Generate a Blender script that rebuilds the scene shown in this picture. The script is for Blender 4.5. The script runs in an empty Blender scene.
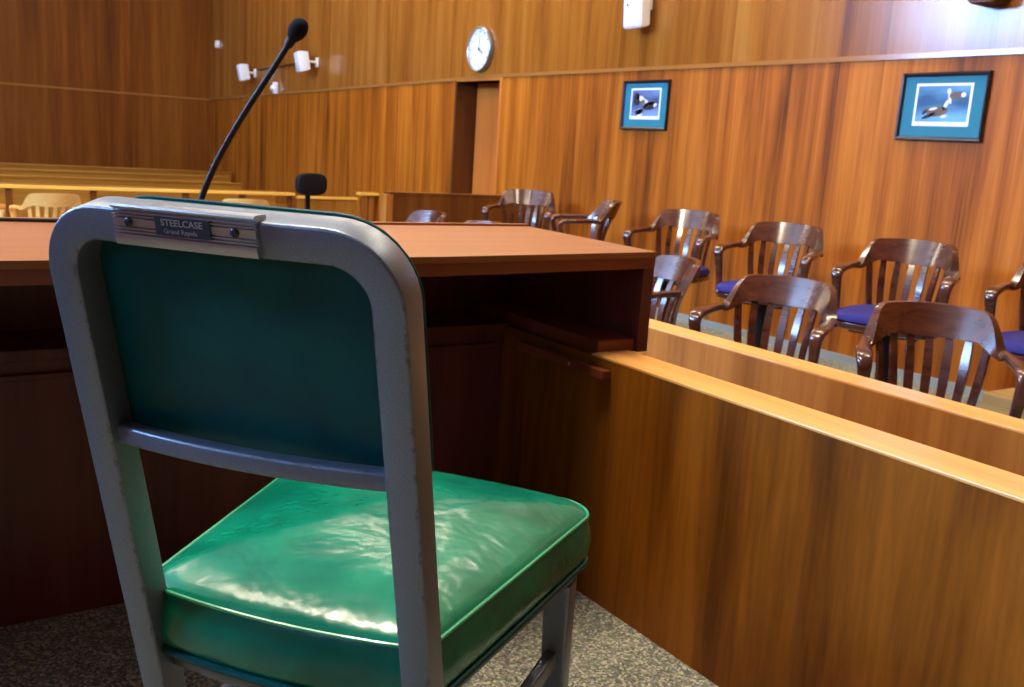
import bpy, bmesh, math, random
from mathutils import Vector, Matrix
random.seed(7)
C = bpy.context.scene.collection
PI = math.pi
def V(*a): return Vector(a)

# ------------------------------------------------------------------ mesh builder
class MB:
    def __init__(s): s.bm = bmesh.new()
    def box(s, a, b, bev=0.0, seg=2, rot=None, piv=None):
        x0, y0, z0 = a; x1, y1, z1 = b
        g = bmesh.new()
        vs = [g.verts.new(p) for p in ((x0,y0,z0),(x1,y0,z0),(x1,y1,z0),(x0,y1,z0),(x0,y0,z1),(x1,y0,z1),(x1,y1,z1),(x0,y1,z1))]
        for f in ((0,3,2,1),(4,5,6,7),(0,1,5,4),(1,2,6,5),(2,3,7,6),(3,0,4,7)): g.faces.new([vs[i] for i in f])
        if bev > 0: bmesh.ops.bevel(g, geom=g.edges[:], offset=bev, segments=seg, profile=.5, affect='EDGES')
        if rot is not None:
            p = V(*(piv or (0,0,0))); M = Matrix.Translation(p) @ rot.to_4x4() @ Matrix.Translation(-p)
            bmesh.ops.transform(g, matrix=M, verts=g.verts[:])
        s.merge(g); return s
    def merge(s, g):
        me = bpy.data.meshes.new('tmp'); g.to_mesh(me); g.free(); s.bm.from_mesh(me); bpy.data.meshes.remove(me)
    def rings(s, rings, closed=False, cap=True):
        bm = s.bm; R = [[bm.verts.new(p) for p in r] for r in rings]; n = len(R[0])
        m = len(R)
        for i in range(m if closed else m-1):
            a, b = R[i], R[(i+1) % m]
            for j in range(n):
                k = (j+1) % n
                try: bm.faces.new((a[j], a[k], b[k], b[j]))
                except ValueError: pass
        if cap and not closed:
            bm.faces.new(R[0][::-1]); bm.faces.new(R[-1])
        return s
    def tube(s, pts, r, n=10, closed=False):
        pts = [V(*p) for p in pts]; m = len(pts)
        rr = r if isinstance(r, (list, tuple)) else [r]*m
        up = None; rings = []
        for i, p in enumerate(pts):
            if closed: t = pts[(i+1) % m] - pts[i-1]
            else: t = pts[min(i+1, m-1)] - pts[max(i-1, 0)]
            t.normalize()
            if up is None:
                up = V(0,0,1) if abs(t.z) < .9 else V(1,0,0)
            a = t.cross(up); a.normalize(); b = a.cross(t); b.normalize(); up = b
            rings.append([p + (a*math.cos(2*PI*k/n) + b*math.sin(2*PI*k/n))*rr[i] for k in range(n)])
        return s.rings(rings, closed)
    def lathe(s, prof, c=(0,0,0), n=32, M=None):
        c = V(*c); rings = []
        for k in range(n):
            a = 2*PI*k/n; ca, sa = math.cos(a), math.sin(a)
            rings.append([c + ((M @ V(r*ca, r*sa, z)) if M else V(r*ca, r*sa, z)) for r, z in prof])
        bm = s.bm; R = [[bm.verts.new(p) for p in r] for r in rings]; m = len(prof)
        for i in range(n):
            a, b = R[i], R[(i+1) % n]
            for j in range(m-1): bm.faces.new((a[j], b[j], b[j+1], a[j+1]))
        bmesh.ops.remove_doubles(bm, verts=bm.verts[:], dist=1e-6)
        return s
    def prism(s, poly, M, d):
        # polygon (2D) extruded by d along local z of M
        a = [M @ V(x, y, 0) for x, y in poly]; b = [M @ V(x, y, d) for x, y in poly]
        return s.rings([a, b])
    def build(s, name, mat, parent=None, smooth=True, label=None, bev=0, sub=0):
        bm = s.bm
        bmesh.ops.recalc_face_normals(bm, faces=bm.faces[:])
        me = bpy.data.meshes.new(name); bm.to_mesh(me); bm.free()
        o = bpy.data.objects.new(name, me); C.objects.link(o)
        if mat: me.materials.append(mat)
        if smooth:
            for p in me.polygons: p.use_smooth = True
            try: me.set_sharp_from_angle(angle=math.radians(38))
            except Exception: pass
        if sub:
            m = o.modifiers.new('subsurf', 'SUBSURF'); m.levels = sub; m.render_levels = sub
        if parent: o.parent = parent
        if label: o['label'] = label
        return o

def thing(name, label, cat, loc=(0,0,0), rz=0, group=None):
    o = bpy.data.objects.new(name, None); C.objects.link(o)
    o.empty_display_size = .1
    o.location = loc; o.rotation_euler = (0,0,rz); o['label'] = label; o['category'] = cat
    if group: o['group'] = group
    return o
def tag(o, label, cat, group=None):
    o['label'] = label; o['category'] = cat
    if group: o['group'] = group
    return o
def struct(o): o['kind'] = 'structure'; return o
def kids(o): return [c for c in bpy.data.objects if c.parent == o]
def copy_tree(o, parent=None):
    c = o.copy(); C.objects.link(c)
    if parent: c.parent = parent
    for ch in kids(o): copy_tree(ch, c)
    return c

# ------------------------------------------------------------------ materials
def srgb(r, g, b):
    f = lambda c: (c/255/12.92) if c/255 <= .04045 else ((c/255+.055)/1.055)**2.4
    return (f(r), f(g), f(b), 1)
class NT:
    def __init__(s, name):
        s.m = bpy.data.materials.new(name); s.m.use_nodes = True
        s.t = s.m.node_tree; s.b = s.t.nodes['Principled BSDF']
    def n(s, typ, **kw):
        o = s.t.nodes.new(typ)
        for k, v in kw.items():
            if k in o.inputs: o.inputs[k].default_value = v
            else: setattr(o, k, v)
        return o
    def l(s, a, b): s.t.links.new(a, b)
    def set(s, **kw):
        for k, v in kw.items(): s.b.inputs[k.replace('_', ' ')].default_value = v
        return s
    def ramp(s, fac, stops, interp='LINEAR'):
        r = s.n('ShaderNodeValToRGB'); r.color_ramp.interpolation = interp
        e = r.color_ramp.elements
        while len(e) < len(stops): e.new(.5)
        for i, (p, c) in enumerate(stops): e[i].position = p; e[i].color = c
        s.l(fac, r.inputs[0]); return r
    def math(s, op, a, b=None):
        m = s.n('ShaderNodeMath'); m.operation = op
        for i, v in enumerate((a, b)):
            if v is None: continue
            if isinstance(v, (int, float)): m.inputs[i].default_value = v
            else: s.l(v, m.inputs[i])
        return m.outputs[0]
    def mix(s, fac, a, b, mode='MIX'):
        m = s.n('ShaderNodeMix'); m.data_type = 'RGBA'; m.blend_type = mode
        for i, v in ((0, fac), (6, a), (7, b)):
            if isinstance(v, (int, float, tuple)): m.inputs[i].default_value = v
            else: s.l(v, m.inputs[i])
        return m.outputs[2]

def plain(name, col, rough=.5, metal=0, coat=0, spec=.5, **kw):
    m = NT(name); m.set(Base_Color=col, Roughness=rough, Metallic=metal, Coat_Weight=coat)
    m.b.inputs['Specular IOR Level'].default_value = spec
    for k, v in kw.items(): m.b.inputs[k.replace('_', ' ')].default_value = v
    # a trace of uneven gloss so that nothing is perfectly uniform
    no = m.n('ShaderNodeTexNoise', Scale=40.0, Detail=3.0)
    mr = m.n('ShaderNodeMapRange'); mr.inputs['To Min'].default_value = max(0, rough-.06); mr.inputs['To Max'].default_value = min(1, rough+.06)
    m.l(no.outputs['Fac'], mr.inputs['Value']); m.l(mr.outputs[0], m.b.inputs['Roughness'])
    return m.m

def wood(name, stops, axis='z', streak=9.0, along=.35, rough=.35, coat=0, panel=0, paxis='y', spec=.5, fine=90., var=.25):
    """veneer: long streaks along an axis; optional book-matched sheets every `panel` metres"""
    m = NT(name)
    tc = m.n('ShaderNodeTexCoord'); co = tc.outputs['Object']
    sx = m.n('ShaderNodeSeparateXYZ'); m.l(co, sx.inputs[0])
    sc = dict(x=V(along, streak, streak), y=V(streak, along, streak), z=V(streak, streak, along))[axis]
    mp = m.n('ShaderNodeMapping'); mp.inputs['Scale'].default_value = sc; m.l(co, mp.inputs[0])
    vec = mp.outputs[0]
    if panel:
        cell = m.math('FLOOR', m.math('DIVIDE', sx.outputs['XYZ'.index(paxis.upper())], panel))
        wn = m.n('ShaderNodeTexWhiteNoise'); wn.noise_dimensions = '1D'; m.l(cell, wn.inputs['W'])
        off = m.n('ShaderNodeVectorMath'); off.operation = 'MULTIPLY_ADD'
        m.l(wn.outputs['Color'], off.inputs[0]); off.inputs[1].default_value = (17, 17, 17); m.l(vec, off.inputs[2])
        vec = off.outputs[0]
    a = m.n('ShaderNodeTexNoise', Scale=1.0, Detail=5.0, Roughness=.6, Distortion=.35); m.l(vec, a.inputs['Vector'])
    mp2 = m.n('ShaderNodeMapping'); s2 = sc.copy(); k = fine/streak
    mp2.inputs['Scale'].default_value = tuple(c*(k if abs(c-streak) < 1e-6 else 5) for c in sc); m.l(co, mp2.inputs[0])
    b = m.n('ShaderNodeTexNoise', Scale=1.0, Detail=3.0); m.l(mp2.outputs[0], b.inputs['Vector'])
    big = m.n('ShaderNodeTexNoise', Scale=.22, Detail=2.0); m.l(vec, big.inputs['Vector'])
    f = m.math('ADD', m.math('MULTIPLY', a.outputs['Fac'], .72), m.math('MULTIPLY', b.outputs['Fac'], .16))
    f = m.math('ADD', f, m.math('MULTIPLY', big.outputs['Fac'], .22))
    r = m.ramp(f, stops)
    col = r.outputs[0]
    if panel:
        br = m.math('ADD', m.math('MULTIPLY', wn.outputs['Value'], var), 1-var/2)
        hs = m.n('ShaderNodeHueSaturation'); m.l(br, hs.inputs['Value']); m.l(col, hs.inputs['Color']); col = hs.outputs[0]
    m.l(col, m.b.inputs['Base Color'])
    m.set(Roughness=rough, Coat_Weight=coat, Coat_Roughness=.12)
    m.b.inputs['Specular IOR Level'].default_value = spec
    bp = m.n('ShaderNodeBump', Strength=.06, Distance=.002); m.l(b.outputs['Fac'], bp.inputs['Height']); m.l(bp.outputs[0], m.b.inputs['Normal'])
    return m.m

M = {}
M['wall_wood'] = wood('veneer wall', [(.37, srgb(56,26,4)), (.44, srgb(114,57,9)), (.54, srgb(150,79,15)), (.66, srgb(178,102,27))], streak=7.0, along=.34, rough=.45, panel=1.22, paxis='y', spec=.15, var=.18)
M['wall_wood_upper'] = wood('veneer wall upper', [(.34, srgb(90,48,14)), (.48, srgb(130,74,22)), (.60, srgb(148,90,30)), (.7, srgb(156,102,40))], streak=5.0, along=.3, rough=.18, panel=1.22, paxis='y', spec=.5, var=.14)
M['rear_wood'] = wood('veneer rear wall', [(.36, srgb(66,32,6)), (.47, srgb(100,51,10)), (.56, srgb(116,62,14)), (.68, srgb(132,76,22))], streak=5, along=.25, rough=.5, panel=1.22, paxis='x', spec=.12, var=.1)
M['part_wood'] = wood('veneer partition', [(.36, srgb(56,27,3)), (.46, srgb(98,52,7)), (.56, srgb(124,69,12)), (.68, srgb(150,88,20))], streak=8.0, along=.9, rough=.42, spec=.2)
M['jury_wood'] = wood('veneer jury rail', [(.34, srgb(112,62,18)), (.47, srgb(144,84,28)), (.58, srgb(164,100,38)), (.7, srgb(178,116,50))], streak=8.0, along=.6, rough=.4, spec=.25)
M['cap_wood'] = wood('rail cap', [(.3, srgb(200,132,62)), (.5, srgb(224,160,84)), (.7, srgb(236,178,104))], axis='y', streak=20, along=1.0, rough=.3, coat=.2)
M['blond_x'] = wood('blond rail', [(.3, srgb(206,140,44)), (.5, srgb(232,174,66)), (.7, srgb(244,196,92))], axis='x', streak=16, along=.6, rough=.3, coat=.2)
M['pew_wood'] = wood('pew wood', [(.3, srgb(112,70,16)), (.5, srgb(146,94,24)), (.7, srgb(168,114,40))], axis='x', streak=10, along=.5, rough=.35, coat=.1, spec=.3)
M['bar_wood'] = wood('bar panels', [(.3, srgb(118,72,16)), (.5, srgb(148,94,26)), (.7, srgb(166,110,38))], axis='z', streak=6, along=.5, rough=.45, spec=.2)
M['end_wood'] = wood('end partition', [(.34, srgb(70,36,8)), (.5, srgb(98,52,14)), (.68, srgb(118,68,22))], axis='z', streak=7, along=.5, rough=.45, spec=.2)
M['desk_top'] = wood('desk top', [(.3, srgb(122,70,34)), (.5, srgb(138,83,42)), (.7, srgb(150,96,52))], axis='x', streak=14, along=.7, rough=.38, spec=.4)
M['desk_edge'] = wood('desk edge', [(.3, srgb(92,40,20)), (.5, srgb(118,54,28)), (.7, srgb(136,68,36))], axis='x', streak=14, along=.6, rough=.35)
M['desk_dark'] = wood('desk mahogany', [(.34, srgb(58,26,20)), (.5, srgb(86,40,31)), (.68, srgb(106,54,40))], axis='z', streak=8, along=.6, rough=.4, spec=.4)
M['door_wood'] = wood('door veneer', [(.34, srgb(160,84,28)), (.5, srgb(184,102,38)), (.7, srgb(196,114,46))], axis='z', streak=6, along=.3, rough=.45, spec=.2)
M['frame_dark'] = wood('jamb', [(.34, srgb(60,30,10)), (.5, srgb(80,42,16)), (.68, srgb(96,54,22))], axis='z', streak=8, along=.5, rough=.4, spec=.2)
M['trim_wood'] = plain('seam trim', srgb(150,98,46), .16, spec=.6)
M['chair_wood'] = wood('mahogany chair', [(.32, srgb(36,15,9)), (.5, srgb(64,29,17)), (.7, srgb(92,46,28))], axis='x', streak=18, along=2.0, rough=.22, coat=.6, spec=.5)
M['oak_chair'] = wood('oak chair', [(.3, srgb(206,140,58)), (.5, srgb(230,172,88)), (.7, srgb(240,194,120))], axis='x', streak=18, along=2.0, rough=.3, coat=.3)
M['blue'] = plain('blue upholstery', srgb(46,40,106), .8, spec=.3)
M['iron'] = plain('dark pedestal metal', srgb(28,26,26), .35, metal=.6)
M['black'] = plain('black fabric', srgb(20,20,24), .85, spec=.2)
M['black_metal'] = plain('black metal', srgb(10,10,11), .5, spec=.25)
M['foam'] = plain('black foam', srgb(14,15,16), .95, spec=.2)
M['white'] = plain('white plastic', srgb(232,232,226), .4)
M['white_grille'] = plain('white grille', srgb(226,228,236), .6)
M['dot'] = plain('black badge', srgb(24,24,28), .4)
M['chrome'] = plain('clock rim metal', srgb(150,152,156), .3, metal=.8)
M['dial'] = plain('clock dial', srgb(232,240,238), .5)
M['ink'] = plain('black ink', srgb(30,32,38), .6)
M['pic_frame'] = plain('black frame', srgb(26,18,18), .3, coat=.3)
M['mat_teal'] = plain('teal mat', srgb(28,122,142), .8)
M['mat_white'] = plain('white mat', srgb(238,242,240), .7)
M['goose_brown'] = plain('goose brown', srgb(104,92,84), .8)
M['goose_dark'] = plain('goose dark', srgb(36,36,44), .8)
M['goose_white'] = plain('goose white', srgb(226,226,222), .8)
M['carpet_grey'] = None
M['white_paint'] = plain('ceiling paint', srgb(226,220,208), .9)
M['plaster'] = plain('plaster wall', srgb(196,176,146), .9)
M['base_grey'] = plain('grey vinyl base', srgb(150,150,138), .6)
M['plinth'] = wood('plinth', [(.3, srgb(150,120,70)), (.5, srgb(180,148,92)), (.7, srgb(196,166,110))], axis='y', streak=14, along=1, rough=.4)
M['screw'] = plain('screw', srgb(60,66,74), .35, metal=.9)
M['nameplate'] = plain('nameplate dark', srgb(52,60,74), .45, metal=.5)
M['letters'] = plain('nameplate letters', srgb(172,182,196), .35, metal=.7)

def carpet():
    m = NT('speckled carpet')
    tc = m.n('ShaderNodeTexCoord')
    v = m.n('ShaderNodeTexVoronoi', Scale=210.0); m.l(tc.outputs['Object'], v.inputs['Vector'])
    sp = m.n('ShaderNodeSeparateColor'); m.l(v.outputs['Color'], sp.inputs[0])
    r = m.ramp(sp.outputs[0], [(0, srgb(82,84,76)), (.2, srgb(158,156,132)), (.42, srgb(110,122,98)), (.6, srgb(134,122,134)), (.76, srgb(198,194,168)), (.92, srgb(78,90,108))], 'CONSTANT')
    no = m.n('ShaderNodeTexNoise', Scale=3.0, Detail=3.0); m.l(tc.outputs['Object'], no.inputs['Vector'])
    c = m.mix(.25, r.outputs[0], m.ramp(no.outputs['Fac'], [(.3, srgb(110,110,96)), (.7, srgb(150,148,130))]).outputs[0])
    m.l(c, m.b.inputs['Base Color']); m.set(Roughness=.95); m.b.inputs['Specular IOR Level'].default_value = .1
    bp = m.n('ShaderNodeBump', Strength=.7, Distance=.003); m.l(v.outputs['Distance'], bp.inputs['Height']); m.l(bp.outputs[0], m.b.inputs['Normal'])
    return m.m
M['carpet'] = carpet()

def vinyl(name, c1, c2, rough, wr, spec, coat):
    m = NT(name)
    tc = m.n('ShaderNodeTexCoord')
    big = m.n('ShaderNodeTexNoise', Scale=11.0, Detail=3.0, Roughness=.5, Distortion=.2); m.l(tc.outputs['Object'], big.inputs['Vector'])
    fine = m.n('ShaderNodeTexNoise', Scale=420.0, Detail=2.0); m.l(tc.outputs['Object'], fine.inputs['Vector'])
    r = m.ramp(big.outputs['Fac'], [(.35, c1), (.7, c2)]); m.l(r.outputs[0], m.b.inputs['Base Color'])
    h = m.math('ADD', m.math('MULTIPLY', big.outputs['Fac'], 1.0), m.math('MULTIPLY', fine.outputs['Fac'], .012))
    bp = m.n('ShaderNodeBump', Strength=wr, Distance=.010); m.l(h, bp.inputs['Height']); m.l(bp.outputs[0], m.b.inputs['Normal'])
    mr = m.n('ShaderNodeMapRange'); mr.inputs['To Min'].default_value = rough-.07; mr.inputs['To Max'].default_value = rough+.1
    m.l(big.outputs['Fac'], mr.inputs['Value']); m.l(mr.outputs[0], m.b.inputs['Roughness'])
    m.set(Coat_Weight=coat, Coat_Roughness=.12); m.b.inputs['Specular IOR Level'].default_value = spec
    return m.m
M['vinyl'] = vinyl('green vinyl', srgb(0,92,70), srgb(0,122,90), .20, .6, .45, .0)
M['vinyl_back'] = vinyl('shaded green vinyl', srgb(0,62,64), srgb(0,80,74), .42, .2, .15, .05)  # darker teal copy of the seat vinyl, rear shade put into the colour
M['piping'] = plain('green piping', srgb(30,140,98), .3, coat=.4)

def painted_metal():
    m = NT('grey painted steel')
    tc = m.n('ShaderNodeTexCoord')
    no = m.n('ShaderNodeTexNoise', Scale=900.0, Detail=1.0); m.l(tc.outputs['Object'], no.inputs['Vector'])
    sc = m.n('ShaderNodeTexNoise', Scale=60.0, Detail=6.0, Roughness=.75); m.l(tc.outputs['Object'], sc.inputs['Vector'])
    geo = m.n('ShaderNodeNewGeometry')
    base = m.ramp(no.outputs['Fac'], [(.3, srgb(104,114,126)), (.7, srgb(120,130,142))]).outputs[0]
    # chips of worn paint on the tube's edges
    bev = m.n('ShaderNodeBevel', samples=4); bev.inputs['Radius'].default_value = .004
    dt = m.n('ShaderNodeVectorMath'); dt.operation = 'DOT_PRODUCT'; m.l(bev.outputs[0], dt.inputs[0]); m.l(geo.outputs['Normal'], dt.inputs[1])
    edge = m.math('SUBTRACT', 1.0, dt.outputs['Value'])
    chip = m.math('MULTIPLY', m.math('GREATER_THAN', edge, .012), m.math('GREATER_THAN', sc.outputs['Fac'], .56))
    col = m.mix(chip, base, srgb(58,50,44)); m.l(col, m.b.inputs['Base Color'])
    m.set(Metallic=.55, Roughness=.38)
    return m.m
M['steel'] = painted_metal()
M['alu'] = plain('badge aluminium', srgb(170,174,180), .3, metal=.85)

def print_blue(name, dark, light):
    m = NT(name); tc = m.n('ShaderNodeTexCoord')
    mp = m.n('ShaderNodeMapping'); mp.inputs['Scale'].default_value = (1, 3, 12); m.l(tc.outputs['Object'], mp.inputs[0])
    no = m.n('ShaderNodeTexNoise', Scale=1.6, Detail=4.0); m.l(mp.outputs[0], no.inputs['Vector'])
    r = m.ramp(no.outputs['Fac'], [(.4, dark), (.62, light)]); m.l(r.outputs[0], m.b.inputs['Base Color']); m.set(Roughness=.6)
    return m.m
M['print_a'] = print_blue('print water', srgb(22,84,124), srgb(110,176,216))
M['print_b'] = print_blue('print dusk', srgb(40,66,112), srgb(120,150,200))

def pane():
    m = NT('clear glass'); t = m.t
    tr = m.n('ShaderNodeBsdfTransparent'); gl = m.n('ShaderNodeBsdfGlossy'); gl.inputs['Roughness'].default_value = .03
    mx = m.n('ShaderNodeMixShader')
    mx.inputs[0].default_value = .05; m.l(tr.outputs[0], mx.inputs[1]); m.l(gl.outputs[0], mx.inputs[2])
    m.l(mx.outputs[0], t.nodes['Material Output'].inputs['Surface']); return m.m
M['pane'] = pane()
def emis(name, col, s):
    m = NT(name); m.set(Base_Color=col, Emission_Color=col, Emission_Strength=s); return m.m
M['sky_pane'] = emis('daylight pane', (.32, .54, 1, 1), 55.0)
M['troffer'] = emis('lamp diffuser', (1, .86, .66, 1), 16.0)

# ------------------------------------------------------------------ setting
XW, YR, XL, YB, ZC = 4.95, 17.0, -5.0, -3.2, 4.6
FL, T0, T1 = -.60, -.365, -.22           # court floor, jury tiers; the witness platform is at 0
def slab(name, a, b, m, bev=0): return struct(MB().box(a, b, bev).build(name, m, smooth=False))
slab('floor', (XL, YB, FL-.1), (XW+.4, YR, FL), M['carpet'])
slab('floor_platform', (-1.6, YB, FL), (1.255, 2.12, 0), M['carpet'])
slab('floor_jury_lower', (2.13, YB, FL), (3.72, 7.0, T0), M['carpet'])
slab('floor_jury_upper', (3.72, YB, FL), (XW, 7.0, T1), M['carpet'])
slab('ceiling', (XL, YB, ZC), (XW+.4, YR+.2, ZC+.1), M['white_paint'])
slab('wall_rear', (XL, YR, FL), (XW+.4, YR+.2, ZC), M['rear_wood'])
slab('wall_back', (XL, YB-.2, FL), (XW+.4, YB, ZC), M['rear_wood'])
slab('wall_added_shade', (-1.32, -2.6, 0), (-1.27, 2.1, 1.08), M['rear_wood'])  # unseen panel, added to keep the side daylight off the floor and seat rear
# right wall: lower panelling with a doorway, upper panelling
DY0, DY1, DZ = 7.80, 8.60, 1.555
zs = lambda y: 1.60 if y <= 7.7 else 1.60 - .165*(y-7.7)/(YR-7.7)
lw = MB()
def wpoly(mb, pts, x0, x1):
    mb.rings([[V(x0, y, z) for y, z in pts], [V(x1, y, z) for y, z in pts]])
wpoly(lw, [(YB, FL), (DY0, FL), (DY0, zs(DY0)), (7.7, 1.6), (YB, 1.6)], XW, XW+.4)
wpoly(lw, [(DY1, FL), (YR, FL), (YR, zs(YR)), (DY1, zs(DY1))], XW, XW+.4)
wpoly(lw, [(DY0, DZ), (DY1, DZ), (DY1, zs(DY1)), (DY0, zs(DY0))], XW, XW+.4)
struct(lw.build('wall_right', M['wall_wood'], smooth=False))
uw = MB(); wpoly(uw, [(YB, 1.6), (7.7, 1.6), (YR, zs(YR)), (YR, ZC), (YB, ZC)], XW+.004, XW+.4)
struct(uw.build('wall_right_upper', M['wall_wood_upper'], smooth=False))
st = MB()
for y0, y1 in ((YB, DY0-.03), (DY0-.03, DY1+.06), (DY1+.06, YR)):
    za, zb = zs(y0), zs(y1)
    st.rings([[V(XW-.012, y, z-.018), V(XW+.01, y, z-.018), V(XW+.01, y, z+.012), V(XW-.011, y, z+.012)] for y, z in ((y0, za), (y1, zb))])
struct(st.build('trim_1', M['trim_wood'], smooth=False))
rs_ = MB().box((XL, YR-.012, 1.405), (XW-.012, YR+.01, 1.435))
struct(rs_.build('trim_2', M['trim_wood'], smooth=False))
# vertical panel joints of the rear and right walls, as thin reveals
jt = MB()
for y in (9.9, 11.2, 13.0): jt.box((XW-.003, y-.004, FL), (XW+.003, y+.004, zs(y)-.02))
struct(jt.build('trim_3', M['frame_dark'], smooth=False))
# doorway: jamb lining, casing and recessed door
dj = MB()
dj.box((XW-.008, DY0-.045, FL), (XW+.36, DY0, DZ+.04), .003); dj.box((XW-.008, DY0, DZ), (XW+.36, DY1, DZ+.04), .003)
struct(dj.build('trim_4', M['door_wood'], smooth=False))
struct(MB().box((XW-.004, DY1-.004, FL), (XW+.36, DY1+.03, DZ+.03), .003).build('trim_5', M['frame_dark'], smooth=False))
door = struct(MB().box((XW+.24, DY0, FL), (XW+.29, DY1, DZ), .003).build('door_1', M['door_wood'], smooth=False))
hd = MB().lathe([(0, 0), (.026, .002), (.026, .012), (.012, .016), (.012, .05), (.03, .055), (.032, .075), (.02, .09), (0, .092)], (XW+.24, DY0+.09, .45), 20, Matrix.Rotation(-PI/2, 3, 'Y'))
hd.build('door_handle', M['chrome'], door, label='round metal door knob')
slab('baseboard_right', (XW-.012, YB, T1), (XW, 7.0, T1+.05), M['base_grey'])
slab('baseboard_rear', (XL, YR-.012, FL), (XW, YR, FL+.08), M['base_grey'])
# left wall with a clerestory (out of the picture, gives the cool daylight)
WY = [(3.0, 5.4), (5.6, 8.0), (8.2, 10.6)]; WZ0, WZ1 = 2.95, 4.35
wl = MB()
wl.box((XL-.2, YB, FL), (XL, YR, WZ0)); wl.box((XL-.2, YB, WZ1), (XL, YR, ZC))
ys = [YB] + [v for w in WY for v in w] + [YR]
for i in range(0, len(ys), 2): wl.box((XL-.2, ys[i], WZ0), (XL, ys[i+1], WZ1))
struct(wl.build('wall_left', M['rear_wood'], smooth=False))
for i, (a, b) in enumerate(WY):
    w = struct(MB().box((XL-.16, a, WZ0), (XL-.12, b, WZ1)).build('window_%d' % (i+1), M['sky_pane'], smooth=False))

def area(name, loc, rot, sx, sy, power, col, spread=PI):
    l = bpy.data.lights.new(name, 'AREA'); l.shape = 'RECTANGLE'; l.size = sx; l.size_y = sy
    l.energy = power; l.color = col; l.spread = spread
    o = bpy.data.objects.new(name, l); C.objects.link(o); o.location = loc; o.rotation_euler = rot
    return o
WARM = (1, .84, .64)
# ceiling troffers in rows
for x in (-3.2, -.3, 3.9):
    for y in (3.6, 6.3, 9.0, 11.7, 14.4):
        if x < -3 and y < 9: continue
        p = {3.9: 74, -.3: 55, -3.2: 22}[x] * (.5 if y > 10 else 1)
        area('ceiling_lamp', (x, y, ZC-.02), (0,0,0), .6, 1.2, p, WARM)
area('ceiling_lamp', (.1, 2.0, ZC-.02), (0,0,0), .6, 1.2, 230, WARM)
area('ceiling_lamp', (3.9, 1.6, ZC-.02), (0,0,0), .6, 1.2, 60, WARM)
# cool daylight from a window in the left wall, behind the camera
area('daylight_left', (XL+.05, -1.4, 2.0), (0, -PI/2, 0), 1.8, 2.2, 75, (.26, .50, 1))

w = bpy.data.worlds.new('room'); bpy.context.scene.world = w; w.use_nodes = True
w.node_tree.nodes['Background'].inputs[0].default_value = (.8, .85, 1, 1); w.node_tree.nodes['Background'].inputs[1].default_value = .02

# ------------------------------------------------------------------ green steel chair
ANG = math.radians(52)
FW = V(math.sin(ANG), math.cos(ANG), 0); RT = V(math.cos(ANG), -math.sin(ANG), 0)
base = RT*(-.497) + FW
gc = thing('side_chair', 'green vinyl side chair with grey steel frame, seen from behind in the foreground', 'chair', base, -ANG)
BO = .011; HW = .176
def yrear(z): return .768 - 1 - .24*(z-.46) if z > .3 else (.768-1+.24*.16) - .28*(.3-z) * min(1, (.3-z)/.2)
def rrect(w, d, r, n=3):
    out = []
    for sx, sy, a0 in ((1,1,0), (-1,1,PI/2), (-1,-1,PI), (1,-1,1.5*PI)):
        for k in range(n+1):
            a = a0 + PI/2*k/n
            out.append((sx*(w/2-r) + r*math.cos(a), sy*(d/2-r) + r*math.sin(a)))
    return out
# back frame: one inverted U of square tube running down into the rear legs
tw, td = .031, .034
hw = HW - tw/2; ztop = .868; rc = .050
path = [(-hw, z) for z in (.004, .06, .12, .18, .24, .30, .38, .46, .56, .66, .76, ztop-rc)]
path += [(-hw+rc-rc*math.cos(a), ztop-rc+rc*math.sin(a)) for a in [PI/2*k/10 for k in range(1, 11)]]
path += [(x, ztop) for x in (-.08, -.04, 0, .04, .08)]
path += [(-x, z) for x, z in path[:22][::-1]]
sec = rrect(tw, td, .0028)
rings = []
for i, (x, z) in enumerate(path):
    a, b = path[max(i-1, 0)], path[min(i+1, len(path)-1)]
    t = V(b[0]-a[0], 0, b[1]-a[1]); t.normalize()
    bow = -.008*max(0, 1-(x/hw)**2) if z > .7 else 0
    sl = (yrear(z+.01)-yrear(z-.01))/.02
    t3 = V(t.x, sl*t.z, t.z); t3.normalize()
    yax = V(0, 1, -sl); yax.normalize()
    n = t3.cross(yax); n.normalize()
    c = V(BO+x, yrear(z)+td/2+bow, z)
    rings.append([c + n*u + yax*v for u, v in sec])
MB().rings(rings).build('back_frame', M['steel'], gc)
# lower back rail, bowed
rings = []
for k in range(15):
    s = -1 + 2*k/14; x = s*(hw-.01)
    y = yrear(.655) + .019 - .017*(1-s*s)
    rings.append([V(BO+x, y+v, .655+u) for u, v in rrect(.018, .02, .003)])
MB().rings(rings).build('back_rail', M['steel'], gc)
# upholstered back pad
def padring(inset, yoff, bulge):
    pts = []
    W, z0, z1 = .163-inset, .634+inset, .885-inset
    for cx, cz, a0, r in ((W, z1, 0, .07), (-W, z1, PI/2, .07), (-W, z0, PI, .03), (W, z0, 1.5*PI, .03)):
        r = max(.004, r-inset*.6); sx = 1 if cx > 0 else -1; sz = 1 if cz > .75 else -1
        for k in range(9):
            a = a0 + PI/2*k/8
            x = cx - sx*r + r*math.cos(a); z = cz - sz*r + r*math.sin(a)
            pts.append(V(BO+x, yrear(z) + yoff + bulge - .010*(1-(x/.17)**2), z))
    return pts
pr = [padring(i, y, b) for i, y, b in ((.12, .036, -.004), (.08, .036, -.003), (.04, .035, -.001), (.012, .034, 0), (.003, .036, 0), (0, .042, 0), (0, .056, 0), (.004, .063, 0), (.014, .068, 0), (.05, .073, .004), (.1, .075, .008))]
pad = MB().rings(pr).build('backrest', M['vinyl_back'], gc)
MB().tube([p + V(0, .004, 0) for p in padring(-.001, .056, 0)], .0022, 8, closed=True).build('piping', M['vinyl_back'], pad)
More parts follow.
